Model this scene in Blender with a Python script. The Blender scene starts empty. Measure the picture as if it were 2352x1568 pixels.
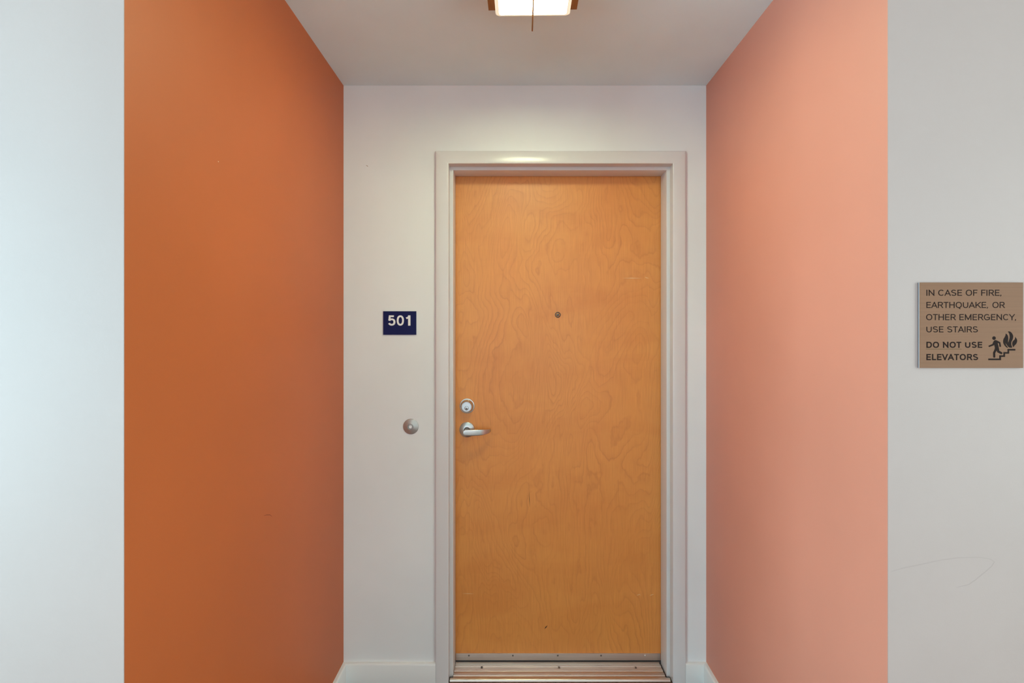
import bpy, bmesh, math, random
from mathutils import Vector, Matrix

random.seed(5)
scene = bpy.context.scene
COL = scene.collection

# ------------------------------------------------------------------ camera
EYE = 1.45                      # height of the lens above the floor
F = 1180.0                      # focal length in pixels of the 2352 x 1568 frame
cam_data = bpy.data.cameras.new('camera')
cam = bpy.data.objects.new('camera', cam_data)
COL.objects.link(cam)
cam.location = (0, 0, EYE)
cam.rotation_euler = (math.pi / 2, 0, 0)
cam_data.sensor_width = 36
cam_data.sensor_fit = 'HORIZONTAL'
cam_data.lens = F / 2352 * 36
cam_data.shift_x = -2 / 2352
cam_data.shift_y = -21 / 2352
cam_data.clip_start = 0.02
scene.camera = cam

# ------------------------------------------------------------------ world, daylight, exposure
world = bpy.data.worlds.new('sky')
scene.world = world
world.use_nodes = True
bg = world.node_tree.nodes['Background']
bg.inputs[0].default_value = (0.82, 0.92, 1.0, 1)
bg.inputs[1].default_value = 1.0

def area(name, loc, target, sx, sy, power, color):
    l = bpy.data.lights.new(name, 'AREA')
    l.shape = 'RECTANGLE'
    l.size, l.size_y, l.energy, l.color = sx, sy, power, color
    o = bpy.data.objects.new(name, l)
    COL.objects.link(o)
    o.location = loc
    d = Vector(target) - Vector(loc)
    o.rotation_euler = d.to_track_quat('-Z', 'Y').to_euler()
    return o

# added daylight fill at invented windows closing both corridor ends
area('window_daylight', (-3.38, -0.9, 1.3), (0, -0.9, 1.3), 1.9, 2.1, 226, (0.50, 0.86, 1.0))
area('window_daylight', (3.38, -0.9, 1.3), (0, -0.9, 1.3), 1.9, 2.1, 88, (0.74, 1.0, 1.0))
# and an added frontal fill, at an invented window behind the camera
area('window_daylight', (0, -2.52, 1.45), (0, 0, 1.45), 2.3, 1.75, 12, (1.0, 0.85, 0.85))

scene.view_settings.view_transform = 'Standard'
scene.view_settings.look = 'None'
scene.view_settings.gamma = 1
scene.view_settings.use_curve_mapping = False
scene.view_settings.exposure = -0.04
scene.cycles.max_bounces = 12
scene.cycles.diffuse_bounces = 8

# ------------------------------------------------------------------ helpers
def link(o, parent=None):
    COL.objects.link(o)
    if parent:
        o.parent = parent
    return o

def empty(name, loc=(0, 0, 0)):
    o = bpy.data.objects.new(name, None)
    o.empty_display_size = 0.05
    o.location = loc
    return link(o)

def tag(o, label=None, cat=None, group=None, kind=None):
    if label: o['label'] = label
    if cat: o['category'] = cat
    if group: o['group'] = group
    if kind: o['kind'] = kind
    return o

def world_loc(p):
    v = Vector((0, 0, 0))
    while p:
        v += p.location
        p = p.parent
    return v

def obj(name, bm, mat, parent=None, smooth=False, bevel=0, seg=2, weld=0):
    """bmesh in world coordinates -> one mesh object (moved into the parent's frame)"""
    bmesh.ops.recalc_face_normals(bm, faces=bm.faces)
    me = bpy.data.meshes.new(name)
    bm.to_mesh(me)
    bm.free()
    if parent:
        me.transform(Matrix.Translation(-world_loc(parent)))
    for m in (mat if isinstance(mat, (list, tuple)) else [mat]):
        me.materials.append(m)
    o = link(bpy.data.objects.new(name, me), parent)
    if smooth:
        for p in me.polygons: p.use_smooth = True
        try:
            me.set_sharp_from_angle(angle=math.radians(35))
        except Exception:
            pass
    if bevel:
        b = o.modifiers.new('bevel', 'BEVEL')
        b.width, b.segments, b.limit_method = bevel, seg, 'ANGLE'
        b.angle_limit = math.radians(40)
        for p in me.polygons: p.use_smooth = True
        try:
            me.set_sharp_from_angle(angle=math.radians(35))
        except Exception:
            pass
        b.harden_normals = True
    return o

def box(bm, x0, x1, y0, y1, z0, z1):
    v = [bm.verts.new((x, y, z)) for x in (x0, x1) for y in (y0, y1) for z in (z0, z1)]
    for f in ((0, 1, 3, 2), (4, 6, 7, 5), (0, 4, 5, 1), (2, 3, 7, 6), (0, 2, 6, 4), (1, 5, 7, 3)):
        bm.faces.new([v[i] for i in f])
    return bm

def B(*a):
    return box(bmesh.new(), *a)

def prism(bm, pts, fn0, fn1):
    """closed polygon pts, two copies placed by fn0 and fn1"""
    a = [bm.verts.new(fn0(*p)) for p in pts]
    b = [bm.verts.new(fn1(*p)) for p in pts]
    n = len(pts)
    bm.faces.new(a)
    bm.faces.new(b[::-1])
    for i in range(n):
        bm.faces.new((a[i], b[i], b[(i + 1) % n], a[(i + 1) % n]))
    return bm

def lathe(bm, prof, cx, cz, n=48):
    """prof: (radius, y) from back to front, turned round a horizontal axis along Y"""
    rings = []
    for r, y in prof:
        if r < 1e-6:
            rings.append([bm.verts.new((cx, y, cz))])
        else:
            rings.append([bm.verts.new((cx + r * math.cos(2 * math.pi * i / n), y, cz + r * math.sin(2 * math.pi * i / n))) for i in range(n)])
    for a, b in zip(rings, rings[1:]):
        if len(a) == 1 and len(b) == 1: continue
        for i in range(n):
            j = (i + 1) % n
            if len(a) == 1: bm.faces.new((a[0], b[i], b[j]))
            elif len(b) == 1: bm.faces.new((a[i], b[0], a[j]))
            else: bm.faces.new((a[i], b[i], b[j], a[j]))
    return bm

def at(px, py, y):
    """point in the place seen at that spot of the photograph, on the plane at depth y"""
    return ((px - 1178) * y / F, EYE - (py - 763) * y / F)

# ------------------------------------------------------------------ materials
def lin(c):
    return tuple(((v / 255) / 12.92 if v / 255 <= 0.04045 else ((v / 255 + 0.055) / 1.055) ** 2.4) for v in c) + (1,)

class NT:
    def __init__(s, name):
        s.m = bpy.data.materials.new(name)
        s.m.use_nodes = True
        s.t = s.m.node_tree
        s.p = s.t.nodes['Principled BSDF']
    def n(s, typ, **kw):
        nd = s.t.nodes.new(typ)
        for k, v in kw.items():
            if k.startswith('i_'): nd.inputs[k[2:].replace('_', ' ')].default_value = v
            else: setattr(nd, k, v)
        return nd
    def l(s, a, b): s.t.links.new(a, b)
    def math(s, op, a, b=None):
        nd = s.n('ShaderNodeMath', operation=op)
        for i, v in enumerate((a, b)):
            if v is None: continue
            if isinstance(v, (int, float)): nd.inputs[i].default_value = v
            else: s.l(v, nd.inputs[i])
        return nd.outputs[0]
    def mapped(s, scale, space='Object'):
        tc = s.n('ShaderNodeTexCoord')
        mp = s.n('ShaderNodeMapping')
        mp.inputs['Scale'].default_value = scale
        s.l(tc.outputs[space], mp.inputs['Vector'])
        return mp.outputs[0]
    def noise(s, vec, scale, detail=2, rough=0.5, dist=0):
        nd = s.n('ShaderNodeTexNoise')
        nd.inputs['Scale'].default_value = scale
        nd.inputs['Detail'].default_value = detail
        nd.inputs['Roughness'].default_value = rough
        nd.inputs['Distortion'].default_value = dist
        s.l(vec, nd.inputs['Vector'])
        return nd.outputs['Fac']
    def ramp(s, fac, stops):
        nd = s.n('ShaderNodeValToRGB')
        e = nd.color_ramp.elements
        while len(e) < len(stops): e.new(0.5)
        for el, (p, c) in zip(e, stops):
            el.position, el.color = p, c
        s.l(fac, nd.inputs[0])
        return nd.outputs[0]
    def mix(s, fac, a, b, mode='MIX'):
        nd = s.n('ShaderNodeMix', data_type='RGBA', blend_type=mode)
        for i, v in ((0, fac), (6, a), (7, b)):
            if isinstance(v, (int, float)): nd.inputs[i].default_value = v
            elif isinstance(v, tuple): nd.inputs[i].default_value = v
            else: s.l(v, nd.inputs[i])
        return nd.outputs[2]
    def bump(s, h, strength, dist=0.001):
        nd = s.n('ShaderNodeBump')
        nd.inputs['Strength'].default_value = strength
        nd.inputs['Distance'].default_value = dist
        s.l(h, nd.inputs['Height'])
        s.l(nd.outputs[0], s.p.inputs['Normal'])

def paint(name, rgb, rough=0.55, var=0.03, bump=0.12, spec=0.5):
    """roller-painted plasterboard: faint orange-peel relief and slightly uneven pigment"""
    k = NT(name)
    v = k.mapped((1, 1, 1))
    n1 = k.noise(v, 2.2, 3)
    a = tuple(c * (1 - var) for c in rgb[:3]) + (1,)
    b = tuple(min(1, c * (1 + var)) for c in rgb[:3]) + (1,)
    k.l(k.ramp(n1, [(0.35, a), (0.65, b)]), k.p.inputs['Base Color'])
    k.p.inputs['Roughness'].default_value = rough
    k.p.inputs['Specular IOR Level'].default_value = spec
    k.bump(k.noise(v, 330, 2), bump, 0.0006)
    return k.m

def plain(name, rgb, rough=0.5, metal=0.0, spec=0.5, grain=0.0, gscale=(40, 40, 900)):
    k = NT(name)
    k.p.inputs['Base Color'].default_value = rgb
    k.p.inputs['Roughness'].default_value = rough
    k.p.inputs['Metallic'].default_value = metal
    k.p.inputs['Specular IOR Level'].default_value = spec
    n = k.noise(k.mapped(gscale), 1.0, 3)
    lo = tuple(c * (1 - max(grain, 0.02)) for c in rgb[:3]) + (1,)
    hi = tuple(min(1, c * (1 + max(grain, 0.02))) for c in rgb[:3]) + (1,)
    k.l(k.ramp(n, [(0.3, lo), (0.7, hi)]), k.p.inputs['Base Color'])
    return k.m

M_WHITE = paint('white_wall_paint', (0.785, 0.765, 0.755, 1))
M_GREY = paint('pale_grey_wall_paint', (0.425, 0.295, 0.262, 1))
M_CEIL = paint('ceiling_paint', (0.78, 0.91, 0.945, 1), 0.7)
M_ORANGE = paint('burnt_orange_wall_paint', (0.49, 0.112, 0.027, 1), 0.5)
M_SALMON = paint('salmon_wall_paint', (0.635, 0.232, 0.155, 1), 0.5)
M_FRAME = plain('white_gloss_enamel', (0.695, 0.645, 0.63, 1), 0.22, 0, 0.5, 0.01, (3, 3, 3))
M_BASE = plain('baseboard_enamel', (0.745, 0.715, 0.695, 1), 0.3, 0, 0.5, 0.01, (3, 3, 3))
M_NICKEL = plain('satin_nickel', (0.62, 0.60, 0.57, 1), 0.28, 1, 0.5, 0.06, (60, 60, 900))
M_SATIN = plain('brushed_steel', (0.50, 0.48, 0.46, 1), 0.5, 0.85, 0.5, 0.06, (60, 60, 900))
M_CHROME = plain('bright_cylinder_metal', (0.60, 0.61, 0.62, 1), 0.3, 1, 0.5, 0.03, (60, 60, 60))
M_DARKMETAL = plain('darkened_metal', (0.16, 0.13, 0.11, 1), 0.35, 1, 0.5, 0.08, (60, 60, 60))
M_ALU = plain('mill_aluminium', (0.68, 0.58, 0.53, 1), 0.38, 1, 0.5, 0.08, (6, 400, 400))
M_SADDLE = plain('worn_aluminium_saddle', (0.66, 0.56, 0.49, 1), 0.33, 1, 0.5, 0.10, (5, 300, 300))
M_BLACK = plain('black_rubber', (0.012, 0.011, 0.011, 1), 0.45)
M_BRONZE = plain('brushed_bronze', (0.30, 0.135, 0.045, 1), 0.38, 0.75, 0.5, 0.12, (400, 12, 12))
M_NAVY = plain('navy_acrylic', (0.010, 0.013, 0.075, 1), 0.4, 0, 0.1, 0.04, (20, 20, 20))
M_LETTERWHITE = plain('white_raised_acrylic', (0.84, 0.83, 0.80, 1), 0.45, 0, 0.3)
M_PLATE = plain('brushed_copper_laminate', (0.236, 0.107, 0.060, 1), 0.55, 0.0, 0.12, 0.06, (6, 6, 700))
M_CORE = plain('white_acrylic_core', (0.44, 0.37, 0.36, 1), 0.6, 0, 0.1)
M_BACKER = plain('dark_backing_layer', (0.02, 0.018, 0.035, 1), 0.5)
M_INK = plain('dark_brown_lettering', (0.016, 0.005, 0.003, 1), 0.6, 0, 0.08)
M_UNDER = plain('faint_olive_rule', (0.10, 0.06, 0.02, 1), 0.6, 0, 0.1)
M_SCRATCH = plain('pale_scratch', (0.82, 0.58, 0.36, 1), 0.6)
M_CRACK = plain('dark_wood_check', (0.07, 0.025, 0.01, 1), 0.7)
M_LENS = plain('peephole_glass', (0.10, 0.11, 0.10, 1), 0.08, 0.3, 0.9)

def birch():
    """rotary-cut birch veneer: contour figure, fine upright pores, soft cross-blotches"""
    k = NT('birch_veneer')
    v = k.mapped((1, 1, 1))
    # slow warp field, stretched along the height of the leaf
    vs = k.mapped((1, 1, 0.36))
    f1 = k.noise(vs, 3.4, 2.5, 0.5, 0.5)
    sep = k.n('ShaderNodeSeparateXYZ'); k.l(v, sep.inputs[0])
    xs = sep.outputs[0]
    field = k.math('ADD', k.math('MULTIPLY', f1, 1.0), k.math('MULTIPLY', xs, 0.33))
    vs2 = k.mapped((1, 1, 0.5))
    wob = k.noise(vs2, 26, 2, 0.55)
    field = k.math('ADD', field, k.math('MULTIPLY', wob, 0.035))
    ring = k.math('FRACT', k.math('MULTIPLY', field, 34.0))
    line = k.ramp(ring, [(0.0, (1, 1, 1, 1)), (0.10, (0.35, 0.35, 0.35, 1)), (0.5, (0, 0, 0, 1)), (0.86, (0, 0, 0, 1)), (1.0, (1, 1, 1, 1))])
    patch = k.noise(k.mapped((1, 1, 0.6)), 5, 2)
    lamt = k.math('MULTIPLY', line, k.ramp(patch, [(0.35, (0.16, 0.16, 0.16, 1)), (0.7, (0.70, 0.70, 0.70, 1))]))
    fine = k.noise(k.mapped((330, 330, 9)), 1.0, 3, 0.6)
    blot = k.noise(k.mapped((2.2, 2.2, 5.5)), 1.0, 4, 0.55, 0.6)
    tone = k.noise(k.mapped((3.2, 3.2, 1.0)), 1.0, 2)
    base = k.ramp(tone, [(0.30, (0.759, 0.289, 0.063, 1)), (0.52, (0.792, 0.301, 0.058, 1)), (0.72, (0.792, 0.276, 0.058, 1))])
    c = k.mix(k.ramp(blot, [(0.42, (0, 0, 0, 1)), (0.78, (0.75, 0.75, 0.75, 1))]), base, (0.660, 0.200, 0.031, 1))
    c = k.mix(lamt, c, (0.554, 0.163, 0.027, 1))
    c = k.mix(0.24, c, k.ramp(fine, [(0.3, (0.554, 0.179, 0.030, 1)), (0.7, (0.950, 0.400, 0.096, 1))]))
    k.l(c, k.p.inputs['Base Color'])
    k.p.inputs['Roughness'].default_value = 0.45
    k.p.inputs['Specular IOR Level'].default_value = 0.5
    k.p.inputs['Coat Weight'].default_value = 0.45
    k.p.inputs['Coat Roughness'].default_value = 0.42
    k.bump(fine, 0.05, 0.0004)
    return k.m
M_BIRCH = birch()

def plank_mat():
    k = NT('red_brown_floor_board')
    g = k.noise(k.mapped((90, 3, 3)), 1.0, 4, 0.6, 0.4)
    inf = k.n('ShaderNodeObjectInfo')
    c = k.ramp(g, [(0.3, (0.06, 0.019, 0.010, 1)), (0.7, (0.15, 0.055, 0.030, 1))])
    c = k.mix(k.math('MULTIPLY', inf.outputs['Random'], 0.5), c, (0.19, 0.09, 0.04, 1))
    k.l(c, k.p.inputs['Base Color'])
    k.p.inputs['Roughness'].default_value = 0.4
    return k.m
M_PLANK = plank_mat()
M_SUBFLOOR = plain('subfloor', (0.05, 0.03, 0.02, 1), 0.8)

LAMP = 58.0
LAMP_COLOR = (0.88, 0.97, 0.60, 1)
def glow(name, color, s, rough=0.2):
    k = NT(name)
    k.p.inputs['Base Color'].default_value = (0.86, 0.82, 0.74, 1)
    k.p.inputs['Roughness'].default_value = rough
    k.p.inputs['Emission Color'].default_value = color
    k.p.inputs['Emission Strength'].default_value = s
    return k.m
M_SHADE = glow('lit_opal_glass', LAMP_COLOR, LAMP)
M_RIM = glow('thick_glass_border', (1.0, 0.84, 0.56, 1), 0.62)  # cream fall-off at the shade's edge, put in as a weaker emission

# ------------------------------------------------------------------ dimensions of the alcove
XL, XR = -0.7037, 0.8034        # painted faces of the side walls
YB = 2.135                      # back wall face
YFL, YFR = 0.929, 1.0998        # corridor faces left and right of the alcove
CEIL = 2.475
YC = -2.6                       # corridor wall behind the camera
XE = 3.4                        # half length of the corridor
LIP = 0.0018

def struct(name, bm, mat, label, cat, **kw):
    return tag(obj(name, bm, mat, None, **kw), label, cat, kind='structure')

# floor with boards
flo = struct('floor', B(-XE, XE, YC, 2.6, -0.06, -0.012), M_SUBFLOOR, 'reddish brown boarded floor in front of the threshold', 'floor')
bw = 0.127
nb = int(2 * XE / bw)
pm = None
def plank_mesh():
    bm = B(-bw / 2 + 0.0006, bw / 2 - 0.0006, 0, 1, -0.012, 0)
    me = bpy.data.meshes.new('plank'); bmesh.ops.recalc_face_normals(bm, faces=bm.faces); bm.to_mesh(me); bm.free()
    me.materials.append(M_PLANK)
    return me
pm = plank_mesh()
for i in range(nb + 1):
    x = -XE + 0.02 + bw / 2 + i * bw
    if x + bw / 2 > XE: break
    inside = XL + 0.03 < x < XR - 0.03
    y1 = 2.131 if XL - 0.2 < x < XR + 0.2 else 0.92
    cuts = [YC]
    y = YC + random.uniform(0.3, 1.4)
    if inside:
        while y < y1 - 0.3:
            cuts.append(y); y += random.uniform(0.9, 1.5)
    cuts.append(y1)
    for a, b in zip(cuts, cuts[1:]):
        o = link(bpy.data.objects.new('plank', pm), flo)
        o.location = (x, a + 0.0006, 0)
        o.scale = (1, b - a - 0.0012, 1)

struct('ceiling', B(-XE, XE, YC, 2.6, CEIL, CEIL + 0.12), M_CEIL, 'plain white ceiling over the alcove with one square lamp', 'ceiling')

# door opening numbers (frame)
FX0, FX1, FZ1 = -0.3198, 0.7142, 2.1990      # outer edge of the frame face
RX0, RX1, RZ1 = -0.2659, 0.6612, 2.1470      # inner edge of the face / first rabbet
SX0, SX1, SZ1 = -0.2512, 0.6474, 2.1322      # stop
YF0, YF1, YLEAF = 2.120, 2.164, 2.252

# back wall: U-shaped panel round the opening
bm = bmesh.new()
wx0, wx1, wz1 = FX0 + 0.012, FX1 - 0.012, FZ1 - 0.012
prism(bm, [(XL, 0), (wx0, 0), (wx0, wz1), (wx1, wz1), (wx1, 0), (XR, 0), (XR, CEIL), (XL, CEIL)],
      lambda x, z: (x, YB, z), lambda x, z: (x, YB + 0.12, z))
struct('wall_back', bm, M_WHITE, 'off-white back wall of the alcove around the door', 'wall')

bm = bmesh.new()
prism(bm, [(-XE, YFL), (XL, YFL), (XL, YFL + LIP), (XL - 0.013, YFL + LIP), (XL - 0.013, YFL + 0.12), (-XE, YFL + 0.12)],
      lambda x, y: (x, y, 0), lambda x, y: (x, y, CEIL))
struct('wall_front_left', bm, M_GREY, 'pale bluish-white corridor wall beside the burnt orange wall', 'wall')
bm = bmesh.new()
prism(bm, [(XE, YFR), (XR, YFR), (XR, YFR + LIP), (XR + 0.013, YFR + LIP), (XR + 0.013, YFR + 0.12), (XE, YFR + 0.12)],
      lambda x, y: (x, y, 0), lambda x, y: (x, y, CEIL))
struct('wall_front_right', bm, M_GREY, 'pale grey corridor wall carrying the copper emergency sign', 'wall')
struct('wall_left', B(XL - 0.013, XL, YFL + LIP, YB + 0.12, 0, CEIL), M_ORANGE, 'deep burnt orange side wall of the alcove', 'wall')
struct('wall_right', B(XR, XR + 0.013, YFR + LIP, YB + 0.12, 0, CEIL), M_SALMON, 'lighter salmon orange side wall of the alcove', 'wall')

# rest of the corridor: unseen walls, with invented windows added for their daylight
bm = bmesh.new()
CX0, CX1, CZ0, CZ1 = -1.2, 1.2, 0.55, 2.35
box(bm, -XE, CX0, YC - 0.12, YC, 0, CEIL); box(bm, CX1, XE, YC - 0.12, YC, 0, CEIL)
box(bm, CX0, CX1, YC - 0.12, YC, 0, CZ0); box(bm, CX0, CX1, YC - 0.12, YC, CZ1, CEIL)
struct('wall_behind', bm, M_WHITE, 'white corridor wall with a window behind the camera', 'wall')
bm = bmesh.new()
for a in ((CX0, CX0 + 0.05, CZ0, CZ1), (CX1 - 0.05, CX1, CZ0, CZ1), (CX0 + 0.05, CX1 - 0.05, CZ0, CZ0 + 0.05), (CX0 + 0.05, CX1 - 0.05, CZ1 - 0.05, CZ1), (-0.025, 0.025, CZ0 + 0.05, CZ1 - 0.05)):
    box(bm, a[0], a[1], YC - 0.08, YC - 0.02, a[2], a[3])
struct('window_3', bm, M_BASE, 'white framed corridor window behind the camera', 'window')
WY0, WY1, WZ0, WZ1 = -1.9, 0.1, 0.2, 2.4
for n, (x0, x1, y1, side) in enumerate(((-XE - 0.1, -XE, YFL + 0.12, 'left'), (XE, XE + 0.1, YFR + 0.12, 'right'))):
    bm = bmesh.new()
    box(bm, x0, x1, YC, WY0, 0, CEIL); box(bm, x0, x1, WY1, y1, 0, CEIL)
    box(bm, x0, x1, WY0, WY1, 0, WZ0); box(bm, x0, x1, WY0, WY1, WZ1, CEIL)
    struct('wall_%s_end' % side, bm, M_WHITE, 'white wall with a tall window closing the %s end of the corridor' % side, 'wall')
    bm = bmesh.new()
    xa, xb = (x0 + 0.02, x0 + 0.07) if side == 'left' else (x1 - 0.07, x1 - 0.02)
    box(bm, xa, xb, WY0, WY0 + 0.05, WZ0, WZ1); box(bm, xa, xb, WY1 - 0.05, WY1, WZ0, WZ1)
    box(bm, xa, xb, WY0 + 0.05, WY1 - 0.05, WZ0, WZ0 + 0.05); box(bm, xa, xb, WY0 + 0.05, WY1 - 0.05, WZ1 - 0.05, WZ1)
    box(bm, xa, xb, -0.925, -0.875, WZ0 + 0.05, WZ1 - 0.05)
    struct('window_%d' % (n + 1), bm, M_BASE, 'white framed tall window at the %s end of the corridor' % side, 'window')

# ------------------------------------------------------------------ baseboards
BH, BT = 0.082, 0.016
def base_profile(s=1):
    # (distance from wall, height): eased top
    return [(0, 0), (BT, 0), (BT, BH - 0.007), (BT - 0.002, BH - 0.0025), (BT - 0.006, BH), (0, BH)]
def board_x(name, x0, x1, label, c0=0, c1=0):
    bm = bmesh.new()
    prism(bm, base_profile(), lambda d, h: (x0 + c0 * d, YB - d, h), lambda d, h: (x1 - c1 * d, YB - d, h))
    return struct(name, bm, M_BASE, label, 'baseboard', smooth=True)
def board_y(name, xw, s, y0, label):
    bm = bmesh.new()
    prism(bm, base_profile(), lambda d, h: (xw + s * d, y0, h), lambda d, h: (xw + s * d, YB - d, h))
    return struct(name, bm, M_BASE, label, 'baseboard', smooth=True)
board_x('baseboard_back_left', XL, FX0, 'white baseboard between orange wall and door frame', 1, 0)
board_x('baseboard_back_right', FX1, XR, 'short white baseboard piece between door frame and salmon wall', 0, 1)
board_y('baseboard_left', XL, 1, YFL + 0.002, 'white baseboard running along the burnt orange wall')
board_y('baseboard_right', XR, -1, YFR + 0.002, 'white baseboard running along the salmon wall')

# small scuffs and nicks that sit in the wall paint
WALL = {o.name: o for o in COL.objects if o.name.startswith('wall_')}
M_SCUFF_GREY = plain('grey_scuff', (0.398, 0.277, 0.246, 1), 0.6)
M_SCUFF_DARK = plain('brown_scuff', (0.26, 0.05, 0.015, 1), 0.6)
M_NICK = plain('chipped_paint', (0.75, 0.62, 0.48, 1), 0.6)
def scuff(pts, w, fn, mat, wall):
    V = [Vector(p) for p in pts]
    bm = bmesh.new()
    L, R = [], []
    for i, p in enumerate(V):
        d = (V[min(i + 1, len(V) - 1)] - V[max(i - 1, 0)]).normalized()
        nn = Vector((-d.y, d.x)) * w / 2 * (0.35 if i in (0, len(V) - 1) else 1)
        L.append(p + nn); R.append(p - nn)
    prism(bm, [tuple(p) for p in L + R[::-1]], lambda u, v: fn(u, v, 0.00015), lambda u, v: fn(u, v, 0))
    obj('scuff', bm, mat, WALL[wall])
fr = lambda u, v, d: (u, YFR - d, v)
lw = lambda u, v, d: (XL + d, u, v)
bk = lambda u, v, d: (u, YB - d, v)
def on_left(px, py):
    y = -XL * F / (1178 - px)
    return (y, EYE - (py - 763) * y / F)
scuff([at(a, b, YFR) for a, b in ((2048, 1312), (2075, 1304), (2110, 1297), (2160, 1286), (2205, 1280), (2250, 1279.5), (2274, 1283), (2284, 1290), (2278, 1300), (2262, 1314), (2240, 1332), (2225, 1342), (2196, 1349))], 0.0019, fr, M_SCUFF_GREY, 'wall_front_right')
scuff([on_left(a, b) for a, b in ((606, 1184), (613, 1182), (620, 1182), (625, 1186))], 0.0022, lw, M_SCUFF_DARK, 'wall_left')
scuff([on_left(a, b) for a, b in ((500.5, 370.2), (501.5, 371), (502.5, 372))], 0.0025, lw, M_NICK, 'wall_left')
scuff([at(a, b, YB) for a, b in ((841, 379.5), (843.5, 381), (845.5, 382))], 0.0022, bk, M_SCUFF_DARK, 'wall_back')

# ------------------------------------------------------------------ door frame (pressed steel, double rabbet)
tr = empty('trim_1', (0.1977, YF0, 0))
tag(tr, 'white glossy pressed-steel frame around the wooden door', 'door frame', kind='structure')
E = 0.0022
def prof_pts():
    # (level, depth): level 0 outer edge, 1 face inner edge, 2 stop edge
    return [(0.0, 2.150), (0.0, YF0 + E), (0.0 + .04, YF0 + E * .3), (0.09, YF0), (0.91, YF0), (0.965, YF0 + E * .3), (1.0, YF0 + E),
            (1.0, YF1), (1.85, YF1), (1.95, YF1 + E * .3), (2.0, YF1 + E), (2.0, YLEAF - 0.004), (1.0, YLEAF - 0.004), (1.0, 2.30), (0.28, 2.30), (0.28, 2.150)]
def lev(l, a, b, c):
    return a + (b - a) * l if l <= 1 else b + (c - b) * (l - 1)
def jamb(o, r, s):
    bm = bmesh.new()
    prism(bm, prof_pts(), lambda l, y: (lev(l, o, r, s), y, 0), lambda l, y: (lev(l, o, r, s), y, lev(l, FZ1, RZ1, SZ1)))
    return obj('jamb', bm, M_FRAME, tr, smooth=True)
jamb(FX0, RX0, SX0)
jamb(FX1, RX1, SX1)
bm = bmesh.new()
prism(bm, prof_pts(), lambda l, y: (lev(l, FX0, RX0, SX0), y, lev(l, FZ1, RZ1, SZ1)), lambda l, y: (lev(l, FX1, RX1, SX1), y, lev(l, FZ1, RZ1, SZ1)))
obj('head', bm, M_FRAME, tr, smooth=True)

# ------------------------------------------------------------------ door
door = empty('door_1', (0.198, YLEAF, 0))
tag(door, 'flush birch veneer apartment door with lever handle and deadbolt', 'door', kind='structure')
leaf = obj('leaf', B(RX0 + 0.003, RX1 - 0.003, YLEAF, YLEAF + 0.044, 0.014, RZ1 - 0.003), M_BIRCH, door)

# deadbolt
cx, cz = at(1073, 931.8, YLEAF)
dead = empty('deadbolt', (cx, YLEAF, cz)); dead.parent = door; dead.location = (cx - 0.198, 0, cz)
def D(prof, name, mat, parent, n=48):
    return obj(name, lathe(bmesh.new(), prof, cx, cz, n), mat, parent, smooth=True)
Y = YLEAF
D([(0.0325, Y), (0.0325, Y - 0.0035), (0.0318, Y - 0.0045), (0.0292, Y - 0.005), (0.0288, Y - 0.0048), (0.0225, Y - 0.026), (0.0222, Y - 0.026), (0.0222, Y - 0.012), (0, Y - 0.012)], 'collar', M_NICKEL, dead)
D([(0.0214, Y - 0.012), (0.0214, Y - 0.0295), (0.0208, Y - 0.0305), (0.0186, Y - 0.0305), (0.0182, Y - 0.0297), (0.0176, Y - 0.0297), (0.0172, Y - 0.0305), (0, Y - 0.0305)], 'cylinder', M_CHROME, dead)
pz = cz - 0.0058
bm = lathe(bmesh.new(), [(0.0088, Y - 0.0306), (0.0088, Y - 0.0310), (0.0078, Y - 0.0310), (0.0078, Y - 0.0308), (0.0070, Y - 0.0312), (0, Y - 0.0312)], cx, pz, 32)
obj('key_plug', bm, M_CHROME, dead, smooth=True)
bm = lathe(bmesh.new(), [(0.0088, Y - 0.0309), (0.0088, Y - 0.0313), (0.0076, Y - 0.0313), (0.0076, Y - 0.0309)], cx, pz, 32)
obj('plug_ring', bm, M_DARKMETAL, dead, smooth=True)
bm = bmesh.new()
prism(bm, [(-0.0007, 0.004), (0.0007, 0.004), (0.0009, 0.0005), (0.0022, -0.001), (0.0022, -0.0045), (-0.0022, -0.0045), (-0.0022, -0.001), (-0.0009, 0.0005)],
      lambda x, z: (cx + x, Y - 0.0312, pz + z), lambda x, z: (cx + x, Y - 0.0315, pz + z))
obj('keyway', bm, M_BLACK, dead)

# lever handle
hx, hz = at(1073, 986.1, YLEAF)
lev_e = empty('lever_handle'); lev_e.parent = door; lev_e.location = (hx - 0.198, 0, hz)
bm = lathe(bmesh.new(), [(0.0335, Y), (0.0335, Y - 0.004), (0.0328, Y - 0.0058), (0.030, Y - 0.0075), (0.022, Y - 0.0110), (0.0160, Y - 0.0128), (0.0135, Y - 0.0130), (0.0132, Y - 0.010), (0, Y - 0.010)], hx, hz, 56)
obj('rose', bm, M_NICKEL, lev_e, smooth=True)
bm = lathe(bmesh.new(), [(0.0128, Y - 0.010), (0.0128, Y - 0.0145), (0.0118, Y - 0.0150), (0.0112, Y - 0.0150), (0.0112, Y - 0.012), (0, Y - 0.012)], hx, hz, 40)
obj('collar_ring', bm, M_DARKMETAL, lev_e, smooth=True)
bm = lathe(bmesh.new(), [(0.0098, Y - 0.012), (0.0098, Y - 0.050), (0.0106, Y - 0.060), (0, Y - 0.060)], hx, hz - 0.001, 40)
obj('spindle_hub', bm, M_NICKEL, lev_e, smooth=True)
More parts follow.
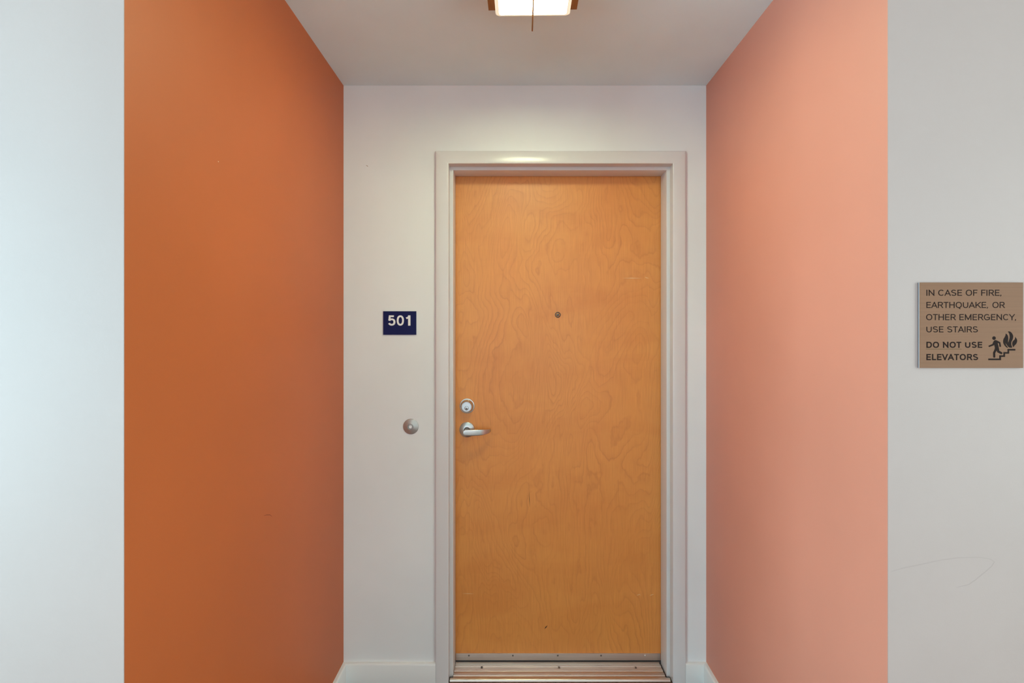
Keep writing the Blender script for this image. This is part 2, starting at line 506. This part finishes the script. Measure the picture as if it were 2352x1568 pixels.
# lever: rounded sections swept from the hub, curling back to the door at the tip
secs = []
cz0 = hz - 0.0022
def sec(x, y, zt, zb, th):
    pts = []
    h = (zt - zb) / 2; zc = (zt + zb) / 2
    n = 24; e = 0.32
    for i in range(n):
        a = 2 * math.pi * i / n
        c, s = math.cos(a), math.sin(a)
        pts.append((x, y + th / 2 * math.copysign(abs(c) ** e, c), zc + h * math.copysign(abs(s) ** e, s)))
    return pts
r = 0.0127
for t in (0.02, 0.15, 0.35, 0.6, 0.85, 1.0):
    x = hx - 0.0128 + r * t
    hh = r * math.sqrt(max(0, 1 - (1 - t) ** 2))
    secs.append((x, Y - 0.061, cz0 + hh, cz0 - hh, 0.010 if t > .1 else 0.007))
for x, dy, zt, zb, th in ((0.018, .0610, .0127, -.0128, .010), (0.036, .0606, .0127, -.0130, .0100), (0.048, .0596, .0126, -.0131, .0098), (0.060, .0578, .0124, -.0130, .0095),
                          (0.072, .0550, .0122, -.0125, .0092), (0.084, .0510, .0118, -.0115, .009), (0.095, .0455, .0112, -.0098, .0085), (0.104, .0395, .0104, -.0078, .008),
                          (0.111, .0330, .0094, -.0054, .0075), (0.1155, .0275, .0082, -.0028, .007), (0.118, .0235, .006, 0.000, .005)):
    secs.append((hx - 0.0128 + x, Y - dy, cz0 + zt, cz0 + zb, th))
bm = bmesh.new()
rings = [[bm.verts.new(p) for p in sec(*s)] for s in secs]
for a, b in zip(rings, rings[1:]):
    n = len(a)
    for i in range(n):
        bm.faces.new((a[i], a[(i + 1) % n], b[(i + 1) % n], b[i]))
bm.faces.new(rings[0]); bm.faces.new(rings[-1][::-1])
obj('lever', bm, M_NICKEL, lev_e, smooth=True)

# peephole
px_, pz_ = at(1281.2, 722.8, YLEAF)
pe = empty('peephole'); pe.parent = door; pe.location = (px_ - 0.198, 0, pz_)
bm = lathe(bmesh.new(), [(0.0128, Y), (0.0128, Y - 0.0012), (0.0120, Y - 0.0022), (0.0104, Y - 0.0026), (0.0098, Y - 0.0022), (0.0085, Y + 0.0002), (0, Y + 0.0002)], px_, pz_, 36)
obj('bezel', bm, M_DARKMETAL, pe, smooth=True)
bm = lathe(bmesh.new(), [(0.0062, Y - 0.0001), (0.0058, Y - 0.0014), (0.0040, Y - 0.0024), (0.0018, Y - 0.0029), (0, Y - 0.0030)], px_, pz_, 28)
obj('lens', bm, M_LENS, pe, smooth=True)

# aluminium sweep along the foot of the leaf
sw = obj('door_sweep', B(SX0 + 0.002, SX1 - 0.002, Y - 0.0045, Y, 0.0158, 0.0452), M_ALU, door, bevel=0.0006)
for sx in (1077, 1178, 1281, 1380.5, 1482):
    x, z = at(sx, 1505, Y - 0.0045)
    bm = lathe(bmesh.new(), [(0.0036, Y - 0.0045), (0.0034, Y - 0.0056), (0.0022, Y - 0.0066), (0.0010, Y - 0.0068), (0, Y - 0.0060)], x, z, 16)
    o = obj('screw', bm, M_NICKEL if sx == 1482 else M_DARKMETAL, sw, smooth=True)
bm = bmesh.new()
prism(bm, [(0, 0.0162), (-0.004, 0.0160), (-0.005, 0.013), (-0.003, 0.0105), (0.006, 0.0103), (0.006, 0.0162)],
      lambda d, z: (SX0 + 0.003, Y + 0.001 + d, z), lambda d, z: (SX1 - 0.003, Y + 0.001 + d, z))
obj('rubber_seal', bm, M_BLACK, door)

# wear on the veneer
def mark(name, mat, x0, y0, x1, y1, w):
    a = Vector(at(x0, y0, Y)); b = Vector(at(x1, y1, Y))
    d = (b - a).normalized(); nrm = Vector((-d.y, d.x)) * w / 2
    bm = bmesh.new(); m_ = (a + b) / 2
    prism(bm, [tuple(a), tuple(m_ + nrm), tuple(b), tuple(m_ - nrm)], lambda x, z: (x, Y - 0.00025, z), lambda x, z: (x, Y + 0.0001, z))
    return obj(name, bm, mat, door)
for s in ((1428, 638.3, 1476, 638.6, .0022), (1481, 637, 1491, 639, .0022), (1482, 635.2, 1485, 638.5, .0014), (1062, 1362.5, 1089, 1363.5, .0016), (1462, 1367, 1470, 1364, .0022),
          (1467, 1363, 1472, 1367, .0016), (1492, 1367.5, 1500, 1364.5, .0022), (1497, 1365, 1502, 1364, .0018)):
    mark('scratch', M_SCRATCH, *s)
mark('wood_check', M_CRACK, 1215.2, 1128, 1216.4, 1166, .0022)
mark('chip', M_CRACK, 1250.5, 1444, 1257.5, 1435.5, .0055)

# ------------------------------------------------------------------ threshold saddle
th = empty('threshold', (0.198, 2.19, 0))
tag(th, 'fluted aluminium saddle threshold under the wooden door', 'threshold')
HB, HR = 0.0088, 0.0112
pr = [(2.2505, 0.0), (2.2505, 0.0060), (2.2462, 0.0062), (2.2455, 0.0112), (2.2425, 0.0112), (2.2418, 0.0062), (2.2300, 0.0062), (2.2285, HB)]
for c in (2.2198, 2.1921, 2.1624):
    for s in (0.0046, -0.0046):
        pr += [(c + s + 0.0022, HB), (c + s + 0.0014, HR), (c + s - 0.0014, HR), (c + s - 0.0022, HB)]
pr += [(2.1450, HB), (2.1440, 0.0098), (2.1400, 0.0098), (2.1345, 0.0072), (2.1320, 0.0030), (2.1318, 0.0)]
bm = bmesh.new()
prism(bm, pr, lambda y, z: (SX0 + 0.0015, y, z), lambda y, z: (SX1 - 0.0085, y, z))
sad = obj('saddle', bm, M_SADDLE, th, smooth=True)
bm = bmesh.new()
nose = [(2.1447, 0), (2.1447, 0.0100), (2.1400, 0.0100), (2.1342, 0.0074), (2.1316, 0.0032), (2.1312, 0.0)]
nose = [(y, z) for y, z in nose]
prism(bm, nose, lambda y, z: (RX0 + 0.004, y, z), lambda y, z: (RX1 - 0.007, y, z))
obj('nosing', bm, M_SADDLE, th, smooth=True)
for sx, sy in ((1106.5, 1531), (1284, 1531.5), (1460.5, 1532.5)):
    yy = F * (EYE - HR) / (sy - 763)
    x = (sx - 1178) * yy / F
    bm = bmesh.new()
    bmesh.ops.create_cone(bm, cap_ends=True, segments=16, radius1=0.0045, radius2=0.003, depth=0.0016, matrix=Matrix.Translation((x, yy, HR + 0.0001)))
    obj('screw', bm, M_DARKMETAL, sad, smooth=True)

# ------------------------------------------------------------------ doorbell push
bx, bz = at(943.9, 979, YB)
bell = empty('doorbell_button', (bx, YB, bz))
tag(bell, 'round satin metal doorbell button on the white wall by the door', 'doorbell')
bm = lathe(bmesh.new(), [(0.0322, YB), (0.0322, YB - 0.0022), (0.0312, YB - 0.0034), (0.0290, YB - 0.0044), (0.0140, YB - 0.0100), (0.0122, YB - 0.0106), (0.0114, YB - 0.0102), (0.0110, YB - 0.0030), (0, YB - 0.0030)], bx, bz, 56)
obj('dish', bm, M_SATIN, bell, smooth=True)
bm = lathe(bmesh.new(), [(0.0068, YB - 0.0030), (0.0068, YB - 0.0112), (0.0060, YB - 0.0122), (0.0035, YB - 0.0124), (0.0030, YB - 0.0120), (0, YB - 0.0118)], bx, bz, 32)
obj('push', bm, M_LETTERWHITE, bell, smooth=True)

# ------------------------------------------------------------------ lettering
def arc(cx, cy, rx, ry, a0, a1, n=14, e=1.0):
    out = []
    for i in range(n + 1):
        a = math.radians(a0 + (a1 - a0) * i / n)
        c, si = math.cos(a), math.sin(a)
        out.append((cx + rx * math.copysign(abs(c) ** e, c), cy + ry * math.copysign(abs(si) ** e, si)))
    return out

# width, strokes; centre lines in a unit box that the stroke thickness is added round
E8 = 0.88
GLYPH = {
 'A': (0.90, [[(0, 0), (0.5, 1)], [(0.5, 1), (1, 0)], [(0.19, 0.30), (0.81, 0.30)]]),
 'C': (0.88, [arc(0.5, 0.5, 0.5, 0.5, 42, 318, 30, E8)]),
 'D': (0.82, [[(0, 0), (0, 1)], [(0, 1), (0.45, 1)] + arc(0.45, 0.5, 0.55, 0.5, 90, -90, 20, E8)[1:] + [(0, 0)]]),
 'E': (0.66, [[(0, 0), (0, 1)], [(0, 1), (1, 1)], [(0, 0.52), (0.92, 0.52)], [(0, 0), (1, 0)]]),
 'F': (0.62, [[(0, 0), (0, 1)], [(0, 1), (1, 1)], [(0, 0.50), (0.90, 0.50)]]),
 'G': (0.90, [arc(0.5, 0.5, 0.5, 0.5, 42, 322, 30, E8), [(0.55, 0.46), (1, 0.46)], [(0.985, 0.46), (0.985, 0.10)]]),
 'H': (0.80, [[(0, 0), (0, 1)], [(1, 0), (1, 1)], [(0, 0.52), (1, 0.52)]]),
 'I': (0.0, [[(0, 0), (0, 1)]]),
 'K': (0.80, [[(0, 0), (0, 1)], [(0.02, 0.34), (0.98, 1)], [(0.34, 0.56), (1.0, 0)]]),
 'L': (0.60, [[(0, 0), (0, 1)], [(0, 0), (1, 0)]]),
 'M': (0.98, [[(0, 0), (0, 1)], [(1, 0), (1, 1)], [(0.0, 1), (0.5, 0.02)], [(1.0, 1), (0.5, 0.02)]]),
 'N': (0.82, [[(0, 0), (0, 1)], [(1, 0), (1, 1)], [(0.0, 1), (1.0, 0)]]),
 'O': (0.92, [arc(0.5, 0.5, 0.5, 0.5, 0, 360, 36, E8)]),
 'Q': (0.92, [arc(0.5, 0.5, 0.5, 0.5, 0, 360, 36, E8), [(0.50, 0.06), (0.62, -0.14), (0.80, -0.24)]]),
 'R': (0.76, [[(0, 0), (0, 1)], [(0, 1), (0.62, 1)] + arc(0.62, 0.74, 0.34, 0.26, 90, -90, 14, E8)[1:] + [(0, 0.48)], [(0.52, 0.48), (1.0, 0)]]),
 'S': (0.76, [arc(0.5, 0.755, 0.46, 0.245, 25, 200, 16, E8) + [(0.20, 0.59), (0.80, 0.44)] + arc(0.5, 0.255, 0.5, 0.255, 20, -155, 16, E8)]),
 'T': (0.72, [[(0.5, 0), (0.5, 1)], [(0, 1), (1, 1)]]),
 'U': (0.80, [[(0, 1), (0, 0.40)] + arc(0.5, 0.40, 0.5, 0.40, 180, 360, 18, E8)[1:] + [(1, 1)]]),
 'V': (0.86, [[(0, 1), (0.5, 0)], [(0.5, 0), (1, 1)]]),
 'Y': (0.84, [[(0, 1), (0.5, 0.44)], [(1, 1), (0.5, 0.44)], [(0.5, 0), (0.5, 0.44)]]),
 ',': (0.0, [[(0.2, 0.12), (0.2, -0.02), (-0.35, -0.20)]]),
 '5': (0.67, [[(0.90, 1), (0.16, 1), (0.06, 0.50)], [(0.07, 0.47), (0.10, 0.52)] + arc(0.5, 0.32, 0.5, 0.32, 135, -158, 24, E8)]),
 '0': (0.67, [arc(0.5, 0.5, 0.5, 0.5, 0, 360, 36, E8)]),
 '1': (0.45, [[(0.86, 0), (0.86, 1)], [(0.86, 1.0), (0.62, 0.84), (0.05, 0.76)]]),
}
KERN = {'A': (.10, .10), 'V': (.09, .09), 'T': (.06, .06), 'Y': (.09, .11), 'C': (.03, .05), 'O': (.03, .03), 'Q': (.03, .03), 'G': (.03, .02), 'S': (.03, .03), 'L': (0, .05), 'F': (0, .05), 'K': (0, .06), 'R': (0, .04), 'E': (0, .02), 'D': (0, .03), ',': (.06, 0)}
def clip_y(P, lo, hi):
    for sgn, lim in ((1, lo), (-1, -hi)):
        out = []
        for i, p in enumerate(P):
            q2 = P[(i + 1) % len(P)]
            a, b = sgn * p[1] - lim, sgn * q2[1] - lim
            if a >= 0: out.append(p)
            if a * b < 0:
                k = a / (a - b)
                out.append((p[0] + (q2[0] - p[0]) * k, p[1] + (q2[1] - p[1]) * k))
        P = out
    return P
def glyph_strips(ch, t):
    """list of quad strips (left points, right points, closed) for one letter, cap height 1"""
    w, strokes = GLYPH[ch]
    w = t + 0.12 if ch == ',' else max(w, t)
    out = []
    for st in strokes:
        pts = [Vector((t / 2 + u * (w - t), t / 2 + v * (1 - t))) for u, v in st]
        closed = (pts[0] - pts[-1]).length < 1e-4 and len(pts) > 3
        if closed: pts = pts[:-1]
        if len(pts) == 2:
            d = (pts[1] - pts[0]).normalized()
            diag = abs(d.x) > 0.02 and abs(d.y) > 0.02
            k = t * 0.9 if diag else t / 2
            a, b = pts[0] - d * (k if (not diag or st[0][1] in (0, 1)) else 0), pts[1] + d * (k if (not diag or st[1][1] in (0, 1)) else 0)
            nn = Vector((-d.y, d.x)) * t / 2 * (0.94 if diag else 1)
            P = clip_y([tuple(a + nn), tuple(a - nn), tuple(b - nn), tuple(b + nn)], 0, 1)
            out.append(('poly', P))
            continue
        n = len(pts)
        L, R = [], []
        for i, p in enumerate(pts):
            if closed: d0, d1 = (p - pts[i - 1]).normalized(), (pts[(i + 1) % n] - p).normalized()
            else:
                d0 = (p - pts[max(i - 1, 0)]); d1 = (pts[min(i + 1, n - 1)] - p)
                d0 = (d0 if d0.length > 1e-9 else d1).normalized(); d1 = (d1 if d1.length > 1e-9 else d0).normalized()
            m_ = (d0 + d1).normalized()
            nn = Vector((-m_.y, m_.x)) * (t / 2) / max(0.5, m_.dot(d1))
            if ch == ',': nn *= (1.1 - 0.25 * i)
            L.append(tuple(p + nn)); R.append(tuple(p - nn))
        out.append(('strip', L, R, closed))
    return out, w
def word(name, s, x0, x1, zb, zt, y, depth, mat, parent, t):
    """raised lettering fitted to x0..x1, baseline zb to cap height zt, on a plane at y; t is the stroke per cap height"""
    x = 0; parts = []
    for ch in s:
        if ch == ' ':
            x += 0.42; continue
        g, w = glyph_strips(ch, t)
        kb, ka = KERN.get(ch, (0, 0))
        x -= kb
        parts.append((x, g)); x += w + 0.20 - ka
    xs = [px + p[0] for px, g in parts for e in g for l in e[1:] if isinstance(l, list) for p in l]
    a, b = min(xs), max(xs)
    bm = bmesh.new()
    def P(px, p, yy): return (x0 + (x1 - x0) * (px + p[0] - a) / (b - a), yy, zb + (zt - zb) * p[1])
    d0 = depth
    for px, g in parts:
        for ei, e in enumerate(g):
            depth = d0 + ei * 4e-5          # crossing strokes never share a face
            if e[0] == 'poly':
                prism(bm, e[1], lambda u, v: P(px, (u, v), y - depth), lambda u, v: P(px, (u, v), y))
            else:
                _, L, R, closed = e
                n = len(L)
                vs = [[bm.verts.new(P(px, p, yy)) for p in lst] for lst in (L, R) for yy in (y - depth, y)]
                for i in range(n if closed else n - 1):
                    j = (i + 1) % n
                    bm.faces.new((vs[0][i], vs[0][j], vs[2][j], vs[2][i]))
                    bm.faces.new((vs[0][j], vs[0][i], vs[1][i], vs[1][j]))
                    bm.faces.new((vs[2][i], vs[2][j], vs[3][j], vs[3][i]))
                if not closed:
                    for i in (0, n - 1):
                        bm.faces.new((vs[0][i], vs[2][i], vs[3][i], vs[1][i]))
    return obj(name, bm, mat, parent)

# room number plate
YN = YB - 0.0042
x0, z1 = at(880, 714.5, YN); x1, z0 = at(956, 768.6, YN)
num = empty('room_number_sign', ((x0 + x1) / 2, YB, (z0 + z1) / 2))
tag(num, 'small navy sign with white numerals 501 on the white wall', 'sign')
obj('plate', B(x0, x1, YN, YB, z0, z1), M_NAVY, num, bevel=0.0006)
ya = YN - 0.0009
for ch, a, b in (('5', 891.8, 908.2), ('0', 911.4, 927.8), ('1', 932.0, 942.8)):
    ax, at_ = at(a, 724.0, YN); bx2, ab = at(b, 747.5, YN)
    word('numeral', ch, ax, bx2, ab, at_, YN, 0.0009, M_LETTERWHITE, num, 0.172)
bm = bmesh.new()
cells = [((0, 2), (1, 2), (1, 1), (1, 0)), ((0, 2), (1, 1)), ((1, 2), (0, 1), (1, 1)), ((0, 2),)]
for i, c in enumerate(cells):
    for (u, v) in c:
        x, z = at(905 + i * 4.6 + u * 1.9, 758.5 - v * 1.9, YN)
        bmesh.ops.create_icosphere(bm, subdivisions=1, radius=0.0008, matrix=Matrix.Translation((x, YN, z)))
obj('braille', bm, M_NAVY, num, smooth=True)['kind'] = 'stuff'

# emergency sign
YS = YFR - 0.0052
def q(px, py): return at(px, py, YS)
x0, z1 = q(2112.6, 648.5); x1, z0 = q(2350.2, 844.8)
sign = empty('emergency_sign', ((x0 + x1) / 2, YFR, (z0 + z1) / 2))
tag(sign, 'brushed copper emergency sign with dark lettering and stair pictogram', 'sign')
obj('backing', B(x0, x1, YFR - 0.0016, YFR, z0, z1), M_BACKER, sign)
obj('core', B(x0, x1, YFR - 0.0042, YFR - 0.0016, z0, z1), M_CORE, sign)
obj('face_plate', B(x0, x1, YS, YFR - 0.0042, z0, z1), M_PLATE, sign)
DT = 0.0002
for s, a, b, t, bt, bold in (('IN CASE OF FIRE,', 2127.9, 2300.0, 665.2, 679.0, 0.135), ('EARTHQUAKE, OR', 2127.9, 2308.4, 693.2, 707.0, 0.135),
                       ('OTHER EMERGENCY,', 2127.3, 2333.6, 721.2, 735.0, 0.135), ('USE STAIRS', 2127.8, 2245.8, 749.2, 763.0, 0.135),
                       ('DO NOT USE', 2127.8, 2255.9, 784.6, 798.6, 0.19), ('ELEVATORS', 2127.8, 2246.4, 812.7, 826.8, 0.19)):
    xa, zt = q(a, t); xb, zb = q(b, bt)
    word('text_line', s, xa, xb, zb, zt, YS, DT, M_INK, sign, bold)
xa, za = q(2126.7, 800.9); xb, zb = q(2208.8, 801.7)
obj('underline', B(xa, xb, YS - DT, YS, zb, za), M_UNDER, sign)

def poly(bm, pts, ox=2250, oy=740, k=15.676):
    P = [q(ox + x / k, oy + y / k) for x, y in pts]
    d = DT + len(bm.verts) * 2e-7       # overlapping limbs never share a face
    prism(bm, P, lambda x, z: (x, YS - d, z), lambda x, z: (x, YS, z))
def spline(pts, n=6):
    """Catmull-Rom through closed points; a doubled point is a corner"""
    out = []
    m = len(pts)
    for i in range(m):
        p0, p1, p2, p3 = (Vector(pts[(i + j - 1) % m]) for j in range(4))
        if p1 == p2: continue
        for j in range(n):
            t = j / n
            out.append(tuple(0.5 * ((2 * p1) + (-p0 + p2) * t + (2 * p0 - 5 * p1 + 4 * p2 - p3) * t * t + (-p0 + 3 * p1 - 3 * p2 + p3) * t ** 3)))
    return out
def stroke(bm, pts, w):
    """round-ended limb along pts with half widths w"""
    L = []; R = []
    V = [Vector(p) for p in pts]
    for i, p in enumerate(V):
        d = (V[min(i + 1, len(V) - 1)] - V[max(i - 1, 0)]).normalized()
        nn = Vector((-d.y, d.x)) * w[i]
        L.append(p + nn); R.append(p - nn)
    d = (V[-1] - V[-2]).normalized(); a0 = math.atan2(d.y, d.x)
    cap = [V[-1] + w[-1] * Vector((math.cos(a0 + math.pi / 2 - math.pi * j / 8), math.sin(a0 + math.pi / 2 - math.pi * j / 8))) for j in range(1, 8)]
    d = (V[0] - V[1]).normalized(); a0 = math.atan2(d.y, d.x)
    cap0 = [V[0] + w[0] * Vector((math.cos(a0 + math.pi / 2 - math.pi * j / 8), math.sin(a0 + math.pi / 2 - math.pi * j / 8))) for j in range(1, 8)]
    poly(bm, [tuple(p) for p in L + cap + R[::-1] + cap0])
bm = bmesh.new()
poly(bm, [(518 + 64 * math.cos(2 * math.pi * i / 28), 568 + 64 * math.sin(2 * math.pi * i / 28)) for i in range(28)])
# torso with the trailing arm
poly(bm, spline([(520, 662), (560, 642), (610, 650), (735, 712), (748, 740), (768, 865), (742, 884), (714, 866), (697, 765), (650, 752), (672, 830), (690, 930), (700, 1000), (690, 1010), (560, 1000), (545, 960), (548, 900), (520, 800), (512, 790), (470, 760)], 5))
stroke(bm, [(545, 690), (482, 806), (348, 858)], [36, 32, 27])
stroke(bm, [(590, 960), (522, 1100), (526, 1236)], [42, 38, 37])
stroke(bm, [(650, 960), (672, 1050), (782, 1108)], [48, 44, 37])
obj('running_figure', bm, M_INK, sign)
bm = bmesh.new()
poly(bm, [(312, 1302), (708, 1302), (708, 1186), (856, 1186), (856, 1070), (1004, 1070), (1004, 955), (1286, 955), (1286, 1016), (1062, 1016), (1062, 1128), (914, 1128), (914, 1246), (770, 1246), (770, 1362), (312, 1362)])
obj('stair_line', bm, M_INK, sign)
bm = bmesh.new()
poly(bm, spline([(1018, 328), (1018, 328), (1090, 330), (1165, 395), (1207, 500), (1190, 610), (1145, 700), (1140, 800), (1176, 908), (1176, 908), (1075, 908), (1000, 840), (925, 730), (925, 730), (960, 830), (1030, 908), (1030, 908), (975, 908), (900, 830), (850, 730), (860, 610), (925, 490), (942, 400), (942, 400), (1005, 460), (1030, 560), (1022, 680), (1030, 740), (1030, 740), (1060, 640), (1083, 530), (1062, 400)], 5))
obj('flame', bm, M_INK, sign)
bm = bmesh.new()
poly(bm, spline([(1280, 522), (1280, 522), (1335, 600), (1350, 680), (1318, 770), (1250, 840), (1220, 898), (1220, 898), (1190, 840), (1175, 760), (1200, 680), (1265, 610)], 5))
obj('flame', bm, M_INK, sign)

# ------------------------------------------------------------------ ceiling lamp
LX, LY = 0.058, 1.445
lamp = empty('ceiling_light', (LX, LY, CEIL))
lamp.rotation_euler = (0, 0, math.radians(-1.0))
tag(lamp, 'square frosted glass ceiling lamp with bronze pan and crossing rod', 'lamp')
PD = 0.046                                   # depth of the bronze pan
def lbox(bm, x0, x1, y0, y1, z0, z1): return box(bm, LX + x0, LX + x1, LY + y0, LY + y1, CEIL + z0, CEIL + z1)
bm = bmesh.new()
lbox(bm, -0.134, -0.104, -0.116, 0.116, -PD, 0); lbox(bm, 0.104, 0.134, -0.116, 0.116, -PD, 0)
lbox(bm, -0.104, 0.104, -0.116, -0.104, -PD, 0); lbox(bm, -0.104, 0.104, 0.104, 0.116, -PD, 0); lbox(bm, -0.104, 0.104, -0.104, 0.104, -0.02, 0)
obj('ceiling_pan', bm, M_BRONZE, lamp)
# opal glass tray closing the pan, low walls and rounded corners
bm = bmesh.new()
def ring_pts(h, w, r, n=7):
    pts = []
    for qd, (sx, sy) in enumerate(((1, 1), (-1, 1), (-1, -1), (1, -1))):
        for j in range(n):
            a = math.pi / 2 * (qd + j / (n - 1))
            pts.append((LX + sx * (w - r) + r * math.cos(a), LY + sy * (w - r) + r * math.sin(a), CEIL + h))
    return pts
prof = [(-PD - 0.0005, 0.1125, 0.010), (-0.058, 0.1125, 0.010), (-0.065, 0.1115, 0.010), (-0.0685, 0.108, 0.0095), (-0.070, 0.105, 0.009)]
prof += [(-0.070, 0.101, 0.008), (-0.0695, 0.1005, 0.008), (-PD - 0.0005, 0.1005, 0.008)]
rings = [[bm.verts.new(p) for p in ring_pts(*k)] for k in prof]
for a, b in zip(rings, rings[1:] + rings[:1]):
    n = len(a)
    for i in range(n): bm.faces.new((a[i], a[(i + 1) % n], b[(i + 1) % n], b[i]))
obj('shade_border', bm, M_RIM, lamp, smooth=True)
bm = bmesh.new()
pts = ring_pts(0, 0.1002, 0.008)
prism(bm, [(p[0], p[1]) for p in pts], lambda x, y: (x, y, CEIL - PD - 0.0005), lambda x, y: (x, y, CEIL - 0.0697))
obj('glass_shade', bm, M_SHADE, lamp)
def tube_along(bm, p0, p1, r, n=14):
    p0, p1 = Vector(p0), Vector(p1)
    bmesh.ops.create_cone(bm, cap_ends=True, segments=n, radius1=r, radius2=r, depth=(p1 - p0).length,
                          matrix=Matrix.Translation((p0 + p1) / 2) @ (p1 - p0).to_track_quat('Z', 'Y').to_matrix().to_4x4())
bm = bmesh.new()
tube_along(bm, (LX, LY - 0.171, CEIL - 0.0765), (LX, LY + 0.171, CEIL - 0.0765), 0.0024)
obj('rod', bm, M_BRONZE, lamp, smooth=True)
bm = bmesh.new()
tube_along(bm, (LX, LY, CEIL - 0.0785), (LX, LY, CEIL - 0.0698), 0.003)
bmesh.ops.create_cone(bm, cap_ends=True, segments=24, radius1=0.006, radius2=0.009, depth=0.012, matrix=Matrix.Translation((LX, LY, CEIL - 0.0795)))
obj('finial', bm, M_BRONZE, lamp, smooth=True)
